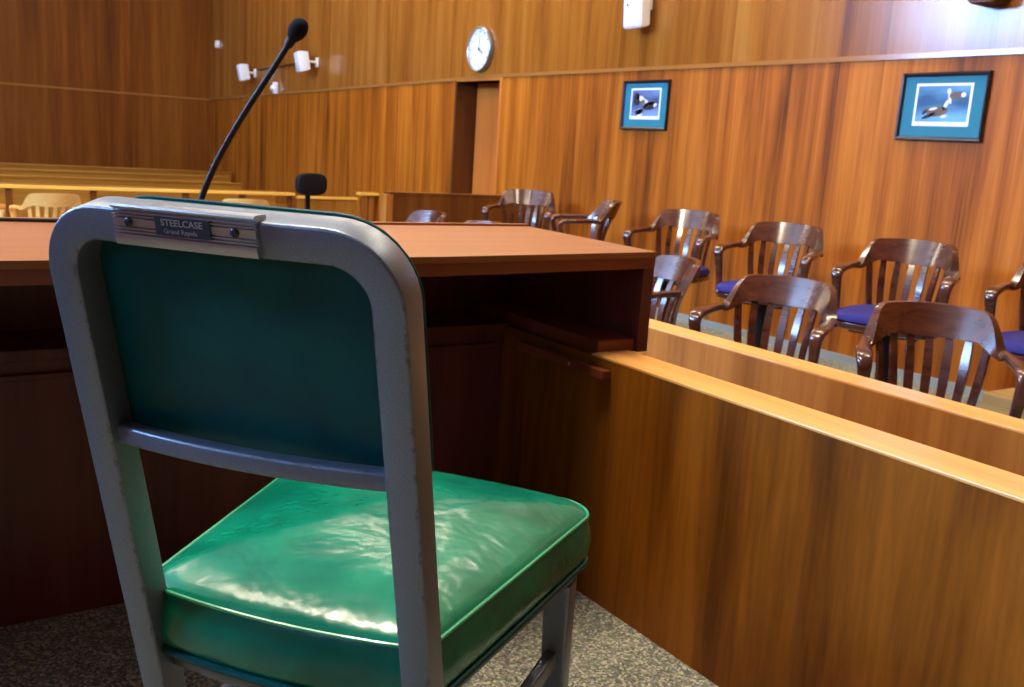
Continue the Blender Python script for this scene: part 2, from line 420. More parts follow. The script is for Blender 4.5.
# badge plate clipped over the top bar
zb, zt = .8515, .8838
prof = [(.012, zt+.0012), (.000, zt+.0012), (-.005, zt+.0002), (-.0066, zt-.0015), (-.006, zt-.0030), (-.0022, zt-.0036)]
def rib(z): return [(-.0022, z), (-.0060, z-.0003), (-.0060, z-.0015), (-.0022, z-.0018)]
z = zt-.0052
for k in range(2): prof += rib(z); z -= .0027
prof += [(-.0022, z), (-.0056, z-.0003), (-.0056, z-.0070), (-.0022, z-.0073)]; zmid = z-.0036; z -= .0082
for k in range(2): prof += rib(z); z -= .0027
prof += [(-.0022, z), (-.0066, z-.0005), (-.0070, z-.003), (-.0056, zb-.0015), (-.001, zb-.0022), (.006, zb-.002)]
bx0, bx1 = BO-.084, BO+.055
rings = []
def ptop(zz): return yrear(ztop)
for k in range(9):
    x = bx0 + (bx1-bx0)*k/8
    bow = -.008*(1-((x-BO)/hw)**2)
    rings.append([V(x, yrear(z_)+bow+y_, z_) for y_, z_ in prof])
bp = MB().rings(rings).build('badge_plate', M['alu'], gc)
def onplate(x, z, out): return V(x, yrear(z) - .008*(1-((x-BO)/hw)**2) - .0060 - out, z)
rot_face = Matrix.Rotation(PI/2 + math.atan(.24), 3, 'X')
for x in (bx0+.017, bx1-.019):
    s = MB().lathe([(0, .0022), (.0022, .0019), (.0037, .0008), (.0041, 0), (.0041, -.001)], (0,0,0), 18)
    o = s.build('screw', M['screw'], bp); o.location = onplate(x, zmid, 0); o.rotation_euler = rot_face.to_euler()
    s2 = MB().box((-.0032, -.0005, .0014), (.0032, .0005, .0024)).box((-.0005, -.0032, .0014), (.0005, .0032, .0024))
    o2 = s2.build('screw_slot', M['ink'], bp); o2.location = o.location; o2.rotation_euler = o.rotation_euler
    
xm = (bx0+bx1)/2 + .002
npz = zmid - .0003
nprings = []
for k in range(5):
    x = xm-.0265 + .053*k/4
    p = onplate(x, npz, 0)
    nprings.append([p + rot_face @ V(0, v, u) for v, u in ((-.0078, -.004), (.0078, -.004), (.0078, .0012), (-.0078, .0012))])
npl = MB().rings(nprings).build('nameplate', M['nameplate'], bp, smooth=False)
def text_mesh(name, body, size, mat, parent, loc, rot, ext=.0002, stretch=1.0, off=0):
    cu = bpy.data.curves.new(name, 'FONT'); cu.body = body; cu.size = size; cu.extrude = ext; cu.align_x = 'CENTER'; cu.align_y = 'CENTER'; cu.offset = off
    t = bpy.data.objects.new(name, cu); C.objects.link(t)
    dg = bpy.context.evaluated_depsgraph_get(); me = bpy.data.meshes.new_from_object(t.evaluated_get(dg))
    bpy.data.objects.remove(t)
    for v in me.vertices: v.co.x *= stretch
    o = bpy.data.objects.new(name, me); C.objects.link(o); me.materials.clear(); me.materials.append(mat)
    o.parent = parent; o.location = loc; o.rotation_euler = rot
    return o
text_mesh('maker_lettering', 'STEELCASE', .0078, M['letters'], bp, onplate(xm, npz+.0030, .0014), rot_face.to_euler(), stretch=1.06, off=.0001)
text_mesh('small_lettering', 'Grand Rapids', .0056, M['letters'], bp, onplate(xm-.002, npz-.0040, .0014), rot_face.to_euler(), stretch=1.05)

# seat cushion
def seatpoint(u, v):           # u -1..1 across, v 0..1 rear to front
    y = -.195 + v*.455
    w = .168 + (.225-.168)*v
    return w, y
def seat_outline(n=12):
    wr, wf = .172, .226; y0, y1 = -.195, .262
    pts = []
    for cx, cy, a0, r in ((wf, y1, 0, .045), (-wf, y1, PI/2, .045), (-wr, y0, PI, .02), (wr, y0, 1.5*PI, .02)):
        sx = 1 if cx > 0 else -1; sy = 1 if cy > 0 else -1
        for k in range(7):
            a = a0 + PI/2*k/6
            pts.append(V(cx - sx*r + r*math.cos(a), cy - sy*r + r*math.sin(a), 0))
    # resample finely so that edges can bow
    out = []
    for i, p in enumerate(pts):
        q = pts[(i+1) % len(pts)]; d = (q-p).length; m = max(1, int(d/.03))
        for k in range(m): out.append(p.lerp(q, k/m))
    res = []
    for p in out:
        x, y = p.x, p.y
        if y < y0+.03: y -= .018*(1-(x/wr)**2)
        if y > y1-.05: y += .022*(1-(x/wf)**2)
        res.append(V(x, y, 0))
    return res
SO = seat_outline(); cen = V(0, .035, 0)
def sring(scale, z, push=0):
    out = []
    for p in SO:
        d = p-cen; out.append(cen + d*scale + d.normalized()*push + V(0, 0, z))
    return out
rings = [sring(.90, .390), sring(.985, .391), sring(1, .396), sring(1, .404, .005), sring(1, .418, .008), sring(1, .435, .007), sring(1, .455, .001), sring(1, .4605, -.002)]
def crown(s): return .4605 + .034*(1-s**3.0)**.75
for s in (.97, .93, .87, .78, .66, .52, .36, .2, .08): rings.append(sring(s, crown(s)))
seat = MB().rings(rings).build('seat', M['vinyl'], gc)
MB().tube(sring(1, .4605, .0005), .0024, 8, closed=True).build('piping', M['piping'], seat)
MB().tube(sring(1, .393, .003), .0042, 8, closed=True).build('lower_piping', M['vinyl_back'], seat)
# pan and apron under the seat
pr = [sring(.94, .366), sring(.955, .368), sring(.955, .384), sring(.94, .3895)]
MB().rings(pr).build('seat_pan', M['steel'], gc)
def leg(x, y, z1, w=.032, d=.034, splay=0):
    rs = []
    for z in (0.006, .1, .2, z1):
        k = z/z1; s = .8 + .2*k
        rs.append([V(x + u*s, y + splay*(1-k) + v*s, z) for u, v in rrect(w, d, .005)])
    return MB().rings(rs)
for sx in (-1, 1):
    l = leg(sx*.198, .212, .366, w=.038, d=.042, splay=.02).build('front_leg', M['steel'], gc)
    g = MB().lathe([(0, 0), (.013, 0), (.015, .003), (.015, .010), (0, .010)], (sx*.196, .232, 0), 18).build('glide', M['black_metal'], l)
    # side stretcher from rear leg to front leg
    p0, p1 = V(BO+sx*hw, yrear(.235)+.03, .235), V(sx*.196, .205, .252)
    rs = []
    for k in range(7):
        p = p0.lerp(p1, k/6); rs.append([p + V(u, 0, v) for u, v in rrect(.016, .026, .003)])
    MB().rings(rs).build('stretcher', M['steel'], gc)
    MB().box((sx*.15-.012, -.17, .345), (sx*.15+.012, .22, .365), .003).build('seat_support', M['steel'], gc)
for sx in (-1, 1):
    MB().lathe([(0, 0), (.013, 0), (.015, .003), (.015, .008), (0, .008)], (BO+sx*hw, yrear(.004)+td/2, 0), 18).build('glide', M['black_metal'], gc)

# ------------------------------------------------------------------ witness desk
wd = thing('witness_desk', 'dark mahogany witness desk with brown top, behind the green chair', 'desk', (.4, 1.9, 0))
wd_off = V(-.4, -1.9, 0)
def wpart(mb, name, mat, parent=wd, label=None, sm=False):
    bmesh.ops.translate(mb.bm, verts=mb.bm.verts[:], vec=wd_off if parent is wd else V(0,0,0))
    return mb.build(name, mat, parent, smooth=sm, label=label)
DX0, DX1, DYF, DYB, DZT = -1.25, 1.405, 1.50, 2.10, .75
top = MB()
poly = [(DX0, DYF+.01), (.85, DYF), (DX1, DYF+.045), (DX1+.035, DYB), (DX0, DYB)]
top.rings([[V(x, y, DZT-.012) for x, y in poly], [V(x, y, DZT) for x, y in poly]])
wpart(top, 'desktop', M['desk_top'], label='worn brown desktop')
eb = MB()
eb.rings([[V(x, y+.003, DZT-.036), V(x, y+.022, DZT-.036), V(x, y+.022, DZT-.0125), V(x, y+.003, DZT-.0125)] for x, y in ((DX0, DYF+.01), (.85, DYF), (DX1, DYF+.045))])
wpart(eb, 'edge_band', M['desk_edge'], label='reddish brown front edge')
wpart(MB().box((DX0, DYB-.014, DZT), (DX1+.034, DYB, DZT+.006), .001), 'back_lip', M['desk_top'])
wpart(MB().box((DX1-.03, 1.548, .5302), (DX1, DYB, DZT-.0125), .002), 'side_panel', M['desk_dark'])
wpart(MB().box((DX0, DYB-.025, .0), (1.255, DYB, DZT-.0125)).box((1.255, DYB-.025, .5302), (DX1-.031, DYB, DZT-.0125)), 'back_panel', M['desk_dark'])
wpart(MB().box((DX0, 1.90, 0), (1.254, 1.922, .515)), 'modesty_panel', M['desk_dark'])
wpart(MB().box((DX0, 1.885, .515), (1.27, DYB-.026, .537), .002), 'shelf', M['desk_dark'])
wpart(MB().box((1.272, 1.555, .5302), (DX1-.031, DYB-.026, .560), .003), 'side_ledge', M['desk_edge'], label='reddish ledge on the partition end')
wpart(MB().box((DX0, 1.888, .478), (1.23, 1.8995, .49), .002), 'moulding', M['desk_dark'])
wpart(MB().box((1.232, 1.485, .494), (1.2535, 1.80, .513), .002), 'cleat', M['desk_edge'], label='wooden cleat strip on the side')
cs = MB().lathe([(0, .002), (.003, .0015), (.004, 0)], (1.232, 1.60, .5035), 12, Matrix.Rotation(-PI/2, 3, 'Y'))
wpart(cs, 'screw', M['chrome'])

# ------------------------------------------------------------------ low partition right of the chair
lp = thing('low_partition', 'low wooden partition with pale cap, in the right foreground', 'partition', (1.3, 0, FL))
def rel(mb, root):
    bmesh.ops.translate(mb.bm, verts=mb.bm.verts[:], vec=-root.location); return mb
rel(MB().box((1.256, YB+.02, FL), (1.355, 2.098, .530)), lp).build('panel', M['part_wood'], lp, smooth=False)
rel(MB().box((1.2555, YB+.02, .530), (1.3555, 1.554, .5355), .001), lp).build('cap', M['cap_wood'], lp, smooth=False, label='pale orange cap')
# jury rail
JX, JZ = 2.13, .425
jr = thing('jury_rail', 'wooden front rail of the jury box with pinkish cap', 'partition', (JX+.03, 0, FL))
rel(MB().box((JX-.10, YB+.02, FL), (JX-.001, 6.95, JZ-.006)), jr).build('panel', M['jury_wood'], jr, smooth=False)
rel(MB().box((JX-.1005, YB+.02, JZ-.006), (JX-.0005, 6.95, JZ), .001), jr).build('cap', M['cap_wood'], jr, smooth=False, label='pale cap')
# end partition of the jury box
EY = 7.02
ep = thing('end_partition', 'dark brown half wall closing the far end of the jury box', 'partition', (4.2, EY, FL))
rel(MB().box((3.50, EY, FL), (4.94, EY+.09, .52)), ep).build('panel', M['end_wood'], ep, smooth=False)
rel(MB().box((3.47, EY-.004, .52), (4.94, EY+.1, .54), .002), ep).build('cap', M['end_wood'], ep, smooth=False)
rel(MB().box((3.44, EY-.01, FL), (3.50, EY+.1, .52), .003), ep).build('end_post', M['jury_wood'], ep, smooth=False, label='lighter end post')

# ------------------------------------------------------------------ jury chairs
def make_armchair(name, label, wood_m, cushion, pedestal, group):
    """local: faces +y, floor at z = 0"""
    t = thing(name, label, 'chair', group=group)
    # saddle seat
    def so(s, z, dz=0):
        pts = []
        for k in range(40):
            a = 2*PI*k/40; ca, sa = math.cos(a), math.sin(a)
            ex = .55
            x = .245*math.copysign(abs(ca)**ex, ca)*(1 + .06*sa); y = .235*math.copysign(abs(sa)**ex, sa)
            pts.append(V(x*s, .02+y*s, z))
        return pts
    MB().rings([so(.9, .405), so(.98, .412), so(1, .425), so(.985, .440), so(.9, .443)]).build('seat', wood_m, t)
    if cushion:
        MB().rings([so(.95, .4435), so(.985, .450), so(.99, .468), so(.95, .484), so(.8, .494), so(.5, .499), so(.2, .5)]).build('cushion', M['blue'], t, label='blue upholstered cushion')
    # crest: a bent plank that sweeps down into the arms
    def arc(s):   # s -1..1 : plan position of the crest
        a = s*1.05
        return V(.240*math.sin(a)/math.sin(1.05), -.28 + .17*(1-math.cos(a))/(1-math.cos(1.05)), 0)
    rings = []
    N = 32
    for i in range(N+1):
        s = -1 + 2*i/N
        p = arc(s); d = (arc(s+.01)-arc(s-.01)).normalized(); n = V(d.y, -d.x, 0)    # n outward (rear)
        e = max(0, min(1, (abs(s)-.58)/.42)); e = e*e*(3-2*e)
        zt = .838 - .012*s*s*4*.5 - e*.128
        zb = .735 - .020*(1-s*s) - e*.060
        th = .013 + .010*e
        lean = .045*(1-e)
        q = []
        for u, v in rrect(2*th, 1.0, .004 if th > 0 else .004, 2):
            vv = v+.5
            q.append(p + n*(u + lean*(vv-.3)) + V(0, 0, zb + (zt-zb)*vv))
        # rounded top edge
        rings.append(q)
    MB().rings(rings).build('crest_rail', wood_m, t)
    # arms
    for sx in (-1, 1):
        p = arc(sx)
        P = [V(p.x-.002*sx, p.y-.02, .694), V(p.x+.003*sx, p.y+.04, .693), V(sx*.250, p.y+.10, .691), V(sx*.255, .045, .688), V(sx*.256, .095, .685), V(sx*.256, .132, .675), V(sx*.254, .146, .652), V(sx*.252, .140, .62), V(sx*.249, .128, .57), V(sx*.246, .120, .51), V(sx*.240, .125, .455), V(sx*.235, .130, .425)]
        Wd = [.036, .038, .046, .058, .060, .056, .050, .044, .038, .034, .032, .03]; Th = [.034, .032, .030, .030, .032, .034, .036, .036, .036, .036, .036, .034]
        # smooth the path
        pts, ws, ts = [], [], []
        for i in range(len(P)-1):
            for k in range(3):
                f = k/3; a = P[max(i-1,0)]; b = P[i]; c = P[i+1]; d = P[min(i+2, len(P)-1)]
                pts.append(.5*((2*b) + (c-a)*f + (2*a-5*b+4*c-d)*f*f + (3*b-a-3*c+d)*f**3))
                ws.append(Wd[i]*(1-f)+Wd[i+1]*f); ts.append(Th[i]*(1-f)+Th[i+1]*f)
        pts.append(P[-1]); ws.append(Wd[-1]); ts.append(Th[-1])
        rings = []
        for i, q in enumerate(pts):
            tt = (pts[min(i+1, len(pts)-1)] - pts[max(i-1, 0)]).normalized()
            sd = V(1, 0, 0) - tt*tt.x; sd.normalize(); up = sd.cross(tt)
            rings.append([q + sd*u*ws[i] + up*v*ts[i] for u, v in rrect(1, 1, .3, 3)])
        MB().rings(rings).build('armrest', wood_m, t)
    # slats
    for k in range(7):
        s = -.78 + 1.56*k/6
        a = arc(s*.93); b = V(a.x*.80, -.195 + .055*s*s, .44)
        top = V(a.x, a.y + .008, .730)
        d = (arc(s+.01)-arc(s-.01)).normalized()
        rs = []
        for j in range(6):
            f = j/5; p = b.lerp(top, f); p += V(0, .018*math.sin(PI*f), 0); wv = .013 + .004*math.sin(PI*f)
            n = V(d.y, -d.x, 0)
            rs.append([p + d*u*2*wv + n*v for u, v in rrect(1, .012, .004, 1)])
        MB().rings(rs).build('slat', wood_m, t)
    if pedestal:
        MB().lathe([(0, .405), (.11, .405), (.11, .395), (.05, .37), (.038, .36), (.038, .05), (.06, .03), (.15, .012), (.155, 0), (0, 0)], (0, .02, 0), 28).build('pedestal', M['iron'], t)
        MB().box((-.16, -.12, .385), (.16, .16, .404), .004).build('swivel_plate', M['iron'], t)
    else:
        for sx in (-1, 1):
            for sy in (-1, 1):
                MB().tube([(sx*.19, .02+sy*.17, .41), (sx*.21, .02+sy*.195, .2), (sx*.225, .02+sy*.215, .004)], [.022, .020, .014], 10).build('leg', wood_m, t)
        MB().tube([(-.21, .22, .17), (.21, .22, .17)], .011, 8).build('stretcher', wood_m, t)
    return t
G = 'jury box armchairs'
def face(dx, dy): return math.atan2(-dx, dy)       # +y local -> (dx, dy)
jc = make_armchair('jury_chair', '', M['chair_wood'], True, True, G)
CB = .27     # distance from chair base to the crest
specs = [  # crest position, facing, floor, label
 (4.56, 6.62, (-.75,-.66), T1, 'farthest dark armchair in the back jury row, turned toward the camera, by the door'),
 (4.54, 5.50, (-.86,.50), T1, 'back row jury armchair seen in profile, below the smaller framed print'),
 (4.56, 4.70, (-.93,-.36), T1, 'back row jury armchair partly hidden by a lower one, right of the profile chair'),
 (4.52, 3.84, (-.93,-.36), T1, 'back row jury armchair with blue cushion, centred between the two framed prints'),
 (4.45, 2.96, (-.93,-.36), T1, 'back row jury armchair with blue cushion, below the larger-looking right framed print'),
 (4.56, 2.20, (-.93,-.30), T1, 'back row jury armchair cut off by the right edge of the photo'),
 (3.33, 6.02, (-.98,-.05), T0, 'farthest front row jury armchair, its crest just above the desk left of the others'),
 (3.33, 5.27, (-.98,-.15), T0, 'front row jury armchair barely rising above the desk, before the farthest back row chair'),
 (3.33, 4.42, (-.98,-.15), T0, 'front row jury armchair almost wholly hidden behind the desk top'),
 (3.33, 3.46, (-.95,.25), T0, 'front row jury armchair half hidden by the right end of the desk'),
 (3.33, 2.79, (-.92,-.39), T0, 'front row jury armchair in the middle of the rail, left arm forward'),
 (3.33, 2.10, (-.76,-.65), T0, 'nearest front row jury armchair, turned to face the camera, at the right'),
]
for i, (x, y, f, z, lab) in enumerate(specs):
    c = jc if i == 0 else copy_tree(jc)
    f = V(f[0], f[1], 0).normalized()
    c.location = (x + f.x*CB, y + f.y*CB, z); c.rotation_euler = (0, 0, face(f.x, f.y)); c['label'] = lab
# blond chairs by the counsel tables
oc = make_armchair('oak_armchair', '', M['oak_chair'], False, False, 'pale oak armchairs before the bar')
for i, (x, y, f, lab) in enumerate([(1.34, 9.2, (-.1,1), 'pale oak armchair before the bar rail, just left of the green chair'), (.66, 9.3, (.15,1), 'pale oak armchair before the bar rail at the left edge of the photo'), (2.99, 9.1, (.2,1), 'pale oak armchair before the bar rail, mostly hidden behind the green chair top')]):
    c = oc if i == 0 else copy_tree(oc)
    f = V(f[0], f[1], 0).normalized(); c.location = (x + f.x*CB, y + f.y*CB, FL+.075); c.rotation_euler = (0, 0, face(f.x, f.y)); c['label'] = lab

# ------------------------------------------------------------------ bar rail, gate, pews
BY = 10.3
bar = thing('bar_rail', 'long blond wooden bar rail across the courtroom before the pews', 'railing', (1.5, BY, FL))
rel(MB().box((-2.5, BY-.04, .275), (3.92, BY+.08, .305), .004), bar).build('top_rail', M['blond_x'], bar, smooth=False, label='yellow top rail')
for x in (.15, 1.1, 1.85, 2.75, 3.35, 3.88):
    rel(MB().box((x-.03, BY-.0, FL), (x+.03, BY+.05, .275), .003), bar).build('post', M['end_wood'], bar, smooth=False)
rel(MB().box((-2.5, BY+.012, FL+.05), (3.85, BY+.035, .18)), bar).build('panel', M['bar_wood'], bar, smooth=False)
gate = thing('bar_gate', 'low brown swing gate at the right end of the bar rail', 'gate', (4.3, BY, FL))
rel(MB().box((3.96, BY, FL+.1), (4.66, BY+.035, .245), .002), gate).build('panel', M['bar_wood'], gate, smooth=False)
rel(MB().box((3.95, BY-.02, .245), (4.68, BY+.055, .272), .003), gate).build('top_rail', M['blond_x'], gate, smooth=False)
gp = thing('gate_post', 'blond post with flat cap between the bar gate and the wall', 'post', (4.82, BY, FL))
rel(MB().box((4.74, BY, FL), (4.80, BY+.06, .30), .003).box((4.84, BY, FL), (4.90, BY+.06, .30), .003), gp).build('post', M['jury_wood'], gp, smooth=False)
rel(MB().box((4.71, BY-.04, .30), (4.94, BY+.10, .33), .004), gp).build('cap', M['blond_x'], gp, smooth=False)
def pew(y, x1, zb, label, first):
    t = thing('pew', label, 'bench', (1.5, y, FL), group='courtroom pews')
    xa = -3.6
    rel(MB().box((xa, y, FL+.25), (x1, y+.035, zb), .004, rot=Matrix.Rotation(math.radians(-4), 3, 'X'), piv=(0, y, FL)), t).build('backrest', M['pew_wood'], t, smooth=False)
    rel(MB().box((xa, y-.02+.06, zb), (x1+.01, y+.10, zb+.03), .006), t).build('top_rail', M['pew_wood'], t, smooth=False)
    rel(MB().box((xa, y-.44, FL+.41), (x1, y+.0, FL+.45), .006), t).build('seat', M['pew_wood'], t, smooth=False)
    for x in (x1, xa):
        rel(MB().box((x-.03, y-.46, FL), (x+.03, y+.10, FL+.66), .012), t).build('end_panel', M['pew_wood'], t, smooth=False)
for i, (y, x1, zb, lab) in enumerate([(11.9, 4.30, .19, 'front pew, the nearest amber bench behind the bar rail'), (13.1, 4.25, .21, 'second pew from the bar rail'), (14.3, 4.45, .23, 'third pew from the bar rail'), (15.5, 4.86, .25, 'last pew, nearest the rear wall')]):
    pew(y, x1, zb, lab, i == 0)

# ------------------------------------------------------------------ office chair by the bar
oc2 = thing('office_chair', 'black fabric swivel office chair in front of the bar rail', 'chair', (3.83, 9.55, FL), rz=math.radians(200))
def oring(s, y, bul=0):
    return [V(.20*s*math.copysign(abs(math.cos(a))**.62, math.cos(a)), y + bul, 1.045 + .115*s*math.copysign(abs(math.sin(a))**.62, math.sin(a))) for a in [2*PI*k/36 for k in range(36)]]
MB().rings([oring(.7, -.05), oring(.95, -.045), oring(1, -.02), oring(1, .0), oring(.95, .02), oring(.7, .03), oring(.3, .032)]).build('backrest', M['black'], oc2)
MB().box((-.03, -.075, .42), (.03, -.055, 1.0), .004).build('back_bar', M['black_metal'], oc2)
MB().rings([[V(.23*s*math.copysign(abs(math.cos(a))**.6, math.cos(a)), .17+.22*s*math.copysign(abs(math.sin(a))**.6, math.sin(a)), z) for a in [2*PI*k/36 for k in range(36)]] for s, z in ((.8, .44), (.98, .45), (1, .48), (.95, .51), (.6, .52))]).build('seat', M['black'], oc2)
MB().box((-.04, -.07, .415), (.04, .2, .44), .004).build('seat_plate', M['black_metal'], oc2)
MB().tube([(0, .16, .415), (0, .16, .1)], .025, 14).build('gas_column', M['black_metal'], oc2)
for k in range(5):
    a = 2*PI*k/5; e = V(math.cos(a)*.27, .16+math.sin(a)*.27, .075)
    MB().tube([(0, .16, .11), tuple(e)], [.025, .016], 8).build('base_arm', M['black_metal'], oc2)
    MB().lathe([(0, -.012), (.024, -.012), (.026, 0), (.024, .012), (0, .012)], (e.x, e.y, .027), 16, Matrix.Rotation(PI/2, 3, 'X')).tube([(e.x, e.y, .027), tuple(e)], .006, 8).build('caster', M['black_metal'], oc2)

# ------------------------------------------------------------------ microphone
mic = thing('gooseneck_microphone', 'black gooseneck microphone rising from the witness desk', 'microphone', (.50, 1.83, DZT))
def pm(x, y, z): return V(x, y, z) - mic.location
MB().lathe([(0, .0005), (.062, .0005), (.064, .006), (.055, .018), (.03, .024), (.012, .028), (.009, .05), (0, .05)], (0,0,0), 32).build('base', M['black_metal'], mic)
stalk = [V(.505, 1.835, .790), V(.512, 1.832, .806), V(.519, 1.83, .828), V(.5265, 1.82, .855), V(.538, 1.81, .888), V(.556, 1.787, .935), V(.577, 1.76, .986), V(.609, 1.72, 1.055), V(.634, 1.69, 1.111)]
def smooth_path(P, it=3):
    for _ in range(it):
        Q = [P[0]]
        for a, b in zip(P, P[1:]): Q += [a.lerp(b, .25), a.lerp(b, .75)]
        P = Q + [P[-1]]
    return P
sp_ = smooth_path(stalk)
MB().tube([pm(*p) for p in sp_], [.0064 - .0011*i/(len(sp_)-1) for i in range(len(sp_))], 14).build('gooseneck', M['black_metal'], mic)
ax = (stalk[-1]-stalk[-2]).normalized()
qr = V(0,0,1).rotation_difference(ax).to_matrix()
hc = stalk[-1]
MB().lathe([(0, -.002), (.0075, -.001), (.012, .005), (.0155, .013), (.0168, .021), (.0158, .029), (.0125, .036), (.007, .041), (0, .0425)], pm(*hc), 28, qr).build('windscreen', M['foam'], mic)
MB().tube([pm(*p) for p in ((.50, 1.88, .757), (.48, 1.93, .7545), (.42, 2.0, .7545), (.32, 2.05, .7545), (.18, 2.068, .7545), (0, 2.066, .7545), (-.3, 2.05, .7545), (-.7, 2.0, .7545))], .0038, 8).build('cable', M['black_metal'], mic)
MB().lathe([(0, -.014), (.008, -.013), (.0085, .0), (0, .002)], pm(*hc), 16, qr).build('collar', M['black_metal'], mic)

# ------------------------------------------------------------------ things on the right wall: local x to the right, y up, z out of the wall
RW = Matrix(((0, 0, -1), (-1, 0, 0), (0, 1, 0)))
def wall_thing(name, label, cat, y, z, x=XW, group=None, tilt=None):
    t = thing(name, label, cat, (x, y, z), group=group)
    m = RW if tilt is None else RW @ tilt
    t.rotation_euler = m.to_euler(); return t
ck = wall_thing('wall_clock', 'round white wall clock showing four, above the recessed door', 'clock', 8.15, 1.845)
MB().lathe([(.0, 0), (.205, 0), (.208, .02), (.206, .045), (.198, .052), (.190, .046), (.190, .030), (0, .030)], (0,0,0), 56).build('rim', M['chrome'], ck)
dl = MB().lathe([(0, .034), (.19, .034), (.19, .028), (0, .028)], (0,0,0), 56).build('dial', M['dial'], ck)
tk = MB()
for k in range(12):
    a = 2*PI*k/12
    tk.box((-.004, .150, .034), (.004, .175, .0355), rot=Matrix.Rotation(-a, 3, 'Z'))
tk.build('hour_marks', M['ink'], dl, smooth=False)
MB().box((-.005, -.03, .037), (.005, .085, .039), rot=Matrix.Rotation(-math.radians(121), 3, 'Z')).build('hour_hand', M['ink'], ck, smooth=False)
MB().box((-.0032, -.03, .040), (.0032, .135, .0415), rot=Matrix.Rotation(-math.radians(2), 3, 'Z')).build('minute_hand', M['ink'], ck, smooth=False)
MB().lathe([(0, .034), (.008, .034), (.008, .044), (0, .045)], (0,0,0), 16).build('hub', M['ink'], ck)
MB().lathe([(0, .0495), (.10, .0495), (.191, .0485), (.191, .0475), (0, .0475)], (0,0,0), 48).build('cover_glass', M['pane'], ck)

def blob(cx, cy, rx, ry, rot=0, n=22, pw=1.0):
    c, s = math.cos(rot), math.sin(rot)
    return [(cx + rx*math.cos(a)*c - ry*math.sin(a)*s, cy + rx*math.cos(a)*s + ry*math.sin(a)*c) for a in [2*PI*k/n for k in range(n)]]
def picture(y, z, label, pm_, art):
    t = wall_thing('framed_print', label, 'picture', y, z, group='framed prints above the jury box')
    W, H, fw = .528, .368, .021
    w2, h2 = W/2, H/2
    fr = MB()
    def ring(i, zz): return [V(-w2+i, -h2+i, zz), V(w2-i, -h2+i, zz), V(w2-i, h2-i, zz), V(-w2+i, h2-i, zz)]
    fr.rings([ring(0, 0), ring(0, .018), ring(.004, .024), ring(.013, .022), ring(fw, .015), ring(fw, 0)], closed=True)
    fr.build('frame', M['pic_frame'], t, smooth=False)
    MB().box((-w2+fw-.002, -h2+fw-.002, .001), (w2-fw+.002, h2-fw+.002, .006)).build('mat', M['mat_teal'], t, smooth=False, label='teal mat')
    x0, x1, y0, y1 = -.170, .170, -.105, .125
    MB().box((x0, y0, .006), (x1, y1, .0075)).build('inner_mat', M['mat_white'], t, smooth=False, label='white inner mat')
    b = .014
    p = MB().box((x0+b, y0+b*1.7, .0075), (x1-b, y1-b, .0083)).build('print', pm_, t, smooth=False)
    I = Matrix.Identity(4)
    for nm, mt, polys in art:
        m = MB()
        for k, q in enumerate(polys): m.prism(q, Matrix.Translation((0, 0, .0082)), .0006 + .0003*k)
        m.build(nm, mt, p, smooth=False)
    MB().box((-w2+fw-.003, -h2+fw-.003, .0125), (w2-fw+.003, h2-fw+.003, .0145)).build('glass', M['pane'], t, smooth=False)
G_BODY, G_DARK, G_WHITE = M['goose_brown'], M['goose_dark'], M['goose_white']
picture(3.252, 1.319, 'framed print of two swimming geese in teal mat, right one on the wall', M['print_a'], [
  ('goose_body', G_BODY, [blob(-.022, -.026, .062, .026, .12), blob(-.075, -.018, .035, .015, .25), blob(.084, .060, .046, .020, .1)]),
  ('goose_wing', G_DARK, [blob(-.072, -.050, .045, .010, .35), blob(.070, .052, .03, .008, .1), blob(-.10, -.03, .018, .008, .6)]),
  ('goose_neck', G_WHITE, [blob(.024, .010, .011, .032, -.45), blob(.042, .042, .008, .030, .3), blob(.033, .082, .012, .015, .1), blob(.120, .062, .014, .013), blob(.020, -.052, .020, .008, .2), blob(-.05, -.012, .026, .007, .2)]),
])
picture(5.722, 1.328, 'framed print with dark and white waterfowl in teal mat, left one on the wall', M['print_b'], [
  ('goose_body', G_DARK, [blob(-.100, .045, .034, .05, .2), blob(.055, -.005, .08, .030, .1), blob(-.06, -.05, .05, .02, .2)]),
  ('goose_wing', G_BODY, [blob(-.085, .065, .018, .022), blob(.085, .015, .045, .014, .15), blob(-.03, .02, .03, .02, .3)]),
  ('goose_neck', G_WHITE, [blob(-.045, .045, .045, .020, -.35), blob(.005, .010, .030, .030), blob(-.055, -.055, .035, .03, .1), blob(.115, .0, .02, .012, .5)]),
])

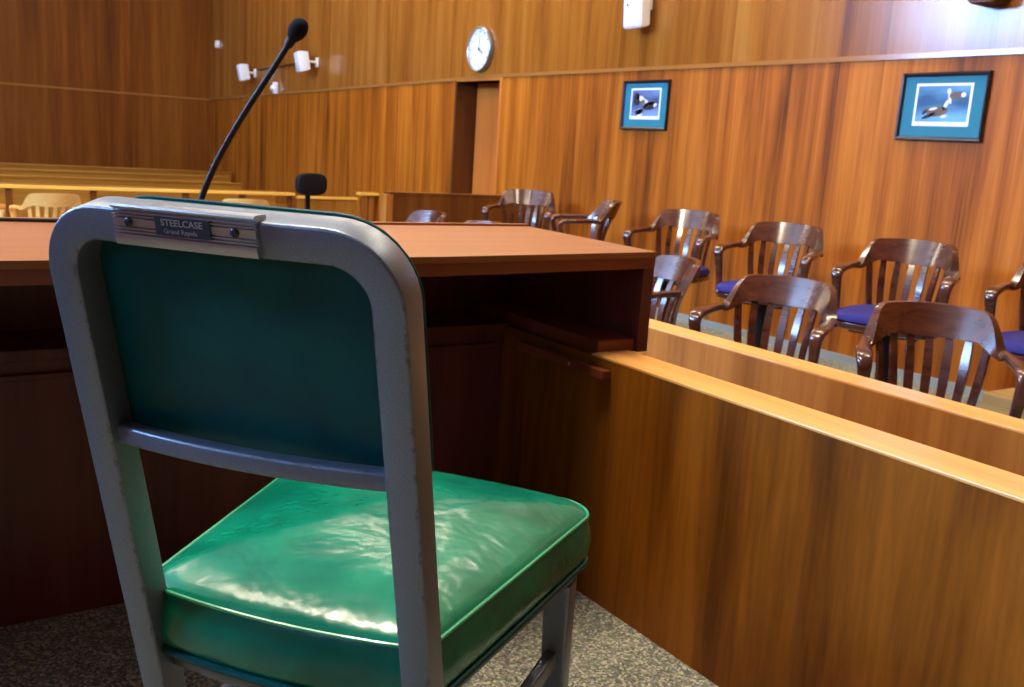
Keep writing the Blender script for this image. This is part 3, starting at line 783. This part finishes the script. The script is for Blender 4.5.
def speaker(y, z, x, w, h, d, label, tilt, badge=False, group=None, name='wall_speaker'):
    t = wall_thing(name, label, 'speaker', y, z, x, group, tilt)
    cab = MB()
    f = [(-w/2, -h/2), (w/2, -h/2), (w/2, h/2), (-w/2, h/2)]
    cab.rings([[V(a*.82, b*.9, -d) for a, b in f], [V(a, b, -d*.35) for a, b in f], [V(a, b, 0) for a, b in f]])
    bmesh.ops.bevel(cab.bm, geom=cab.bm.edges[:], offset=.008, segments=2, affect='EDGES')
    cab.build('cabinet', M['white'], t)
    g = MB().box((-w/2+.008, -h/2+.008, -.002), (w/2-.008, h/2-.008, .006), .003).build('grille', M['white_grille'], t)
    if badge: MB().lathe([(0, .0), (.010, .0), (.010, .003), (0, .003)], (-w*.22, -h/2+.165, .006), 18).build('badge', M['dot'], g, label='small dark badge')
    return t
def bracket(t, y, z, reach):
    inv = t.rotation_euler.to_matrix().inverted()
    a = inv @ V(0, 0, 0)
    m = MB()
    # wall plate and arm, built in the world's axes and turned into the speaker's own
    g = MB().box((XW-.02-t.location.x, y-.035-t.location.y, z-.06-t.location.z), (XW-t.location.x, y+.035-t.location.y, z+.06-t.location.z), .004)
    g.tube([(XW-.01-t.location.x, y-t.location.y, z-t.location.z), tuple((t.rotation_euler.to_matrix() @ V(0, 0, -reach)))], .016, 10)
    bmesh.ops.transform(g.bm, matrix=inv.to_4x4(), verts=g.bm.verts[:])
    g.build('bracket', M['white'], t)
dn = lambda deg, yaw=0: Matrix.Rotation(math.radians(yaw), 3, 'Y') @ Matrix.Rotation(math.radians(deg), 3, 'X')
s1 = speaker(5.79, 2.066, 4.79, .20, .38, .11, 'white wall speaker above the left framed print, cut off by the top edge', dn(4, 0), True)
bracket(s1, 5.78, 2.08, .06)
s2 = speaker(12.32, 1.855, 4.70, .30, .25, .14, 'small white wall speaker right of the microphone stalk', dn(10, -12))
bracket(s2, 12.25, 1.87, .12)
s3 = speaker(14.75, 1.785, 4.72, .30, .24, .14, 'small white wall speaker left of the microphone stalk, nearest the rear corner', dn(10, -12))
bracket(s3, 14.68, 1.80, .12)
for s in (s2, s3): s['group'] = 'small white speakers on the far right wall'
cd = MB().tube([(XW-.018, 12.35, 1.895), (XW-.018, 13.3, 1.875), (XW-.018, 14.50, 1.848)], .014, 8).build('conduit', M['frame_dark'])
tag(cd, 'thin dark conduit on the wall running between the two small white speakers', 'conduit')
cm = wall_thing('wall_sensor', 'small white dome sensor on the wall seam, below the two small speakers', 'sensor', 13.75, 1.575)
MB().box((-.06, -.085, 0), (.06, .075, .05), .012).build('housing', M['white'], cm)
MB().lathe([(.0, .095), (.022, .093), (.04, .075), (.046, .05), (0, .05)], (0, -.01, 0), 20).build('lens_dome', M['white_grille'], cm)
c2 = wall_thing('corner_sensor', 'tiny white sensor high in the far room corner', 'sensor', 16.55, 2.31, XW+.012)
MB().box((-.05, -.06, 0), (.05, .06, .06), .015).build('housing', M['white'], c2)
MB().lathe([(0, .075), (.02, .072), (.03, .06), (0, .06)], (0, -.01, 0), 16).build('lens', M['white_grille'], c2)
sc = wall_thing('wall_sconce', 'brown wooden box fixture with rounded lower corners, at the top right edge', 'sconce', 3.04, 2.015)
so_ = []
for sx, sy, a0, rr_ in ((1,1,0,.01), (-1,1,PI/2,.01), (-1,-1,PI,.035), (1,-1,1.5*PI,.035)):
    for k in range(7):
        a = a0 + PI/2*k/6; so_.append((sx*(.085-rr_)+rr_*math.cos(a), sy*(.185-rr_)+rr_*math.sin(a)))
MB().rings([[V(x, y, z) for x, y in so_] for z in (0, .115)] + [[V(x*.95, y*.97, .122) for x, y in so_]]).build('shell', M['frame_dark'], sc)
MB().box((-.07, -.14, .121), (.07, .165, .126), .002).build('front_panel', M['part_wood'], sc)
# plinth by the wall
pl = MB().box((4.66, 1.3, T1), (4.936, 2.60, -.115), .003).build('plinth', M['plinth'], smooth=False)
tag(pl, 'low pale plinth against the wall behind the last jury chairs, at the right edge', 'plinth')

# ------------------------------------------------------------------ camera
yaw, pit, rol = map(math.radians, (34.054, 11.517, 3.701))
f = V(math.sin(yaw)*math.cos(pit), math.cos(yaw)*math.cos(pit), -math.sin(pit))
r = V(math.cos(yaw), -math.sin(yaw), 0); u = r.cross(f)
r2 = r*math.cos(rol) + u*math.sin(rol); u2 = -r*math.sin(rol) + u*math.cos(rol)
cam = bpy.data.cameras.new('camera'); co = bpy.data.objects.new('camera', cam); C.objects.link(co)
m = Matrix((r2, u2, -f)).transposed().to_4x4(); m.translation = (0, 0, .95); co.matrix_world = m
cam.sensor_width = 36; cam.lens = 960/1024*36; cam.clip_start = .02; cam.clip_end = 100
cam.dof.use_dof = True; cam.dof.focus_distance = .95; cam.dof.aperture_fstop = 18
S = bpy.context.scene; S.camera = co
S.view_settings.view_transform = 'Standard'; S.view_settings.look = 'None'
S.view_settings.exposure = 0.13; S.view_settings.gamma = 1.0; S.view_settings.use_curve_mapping = False
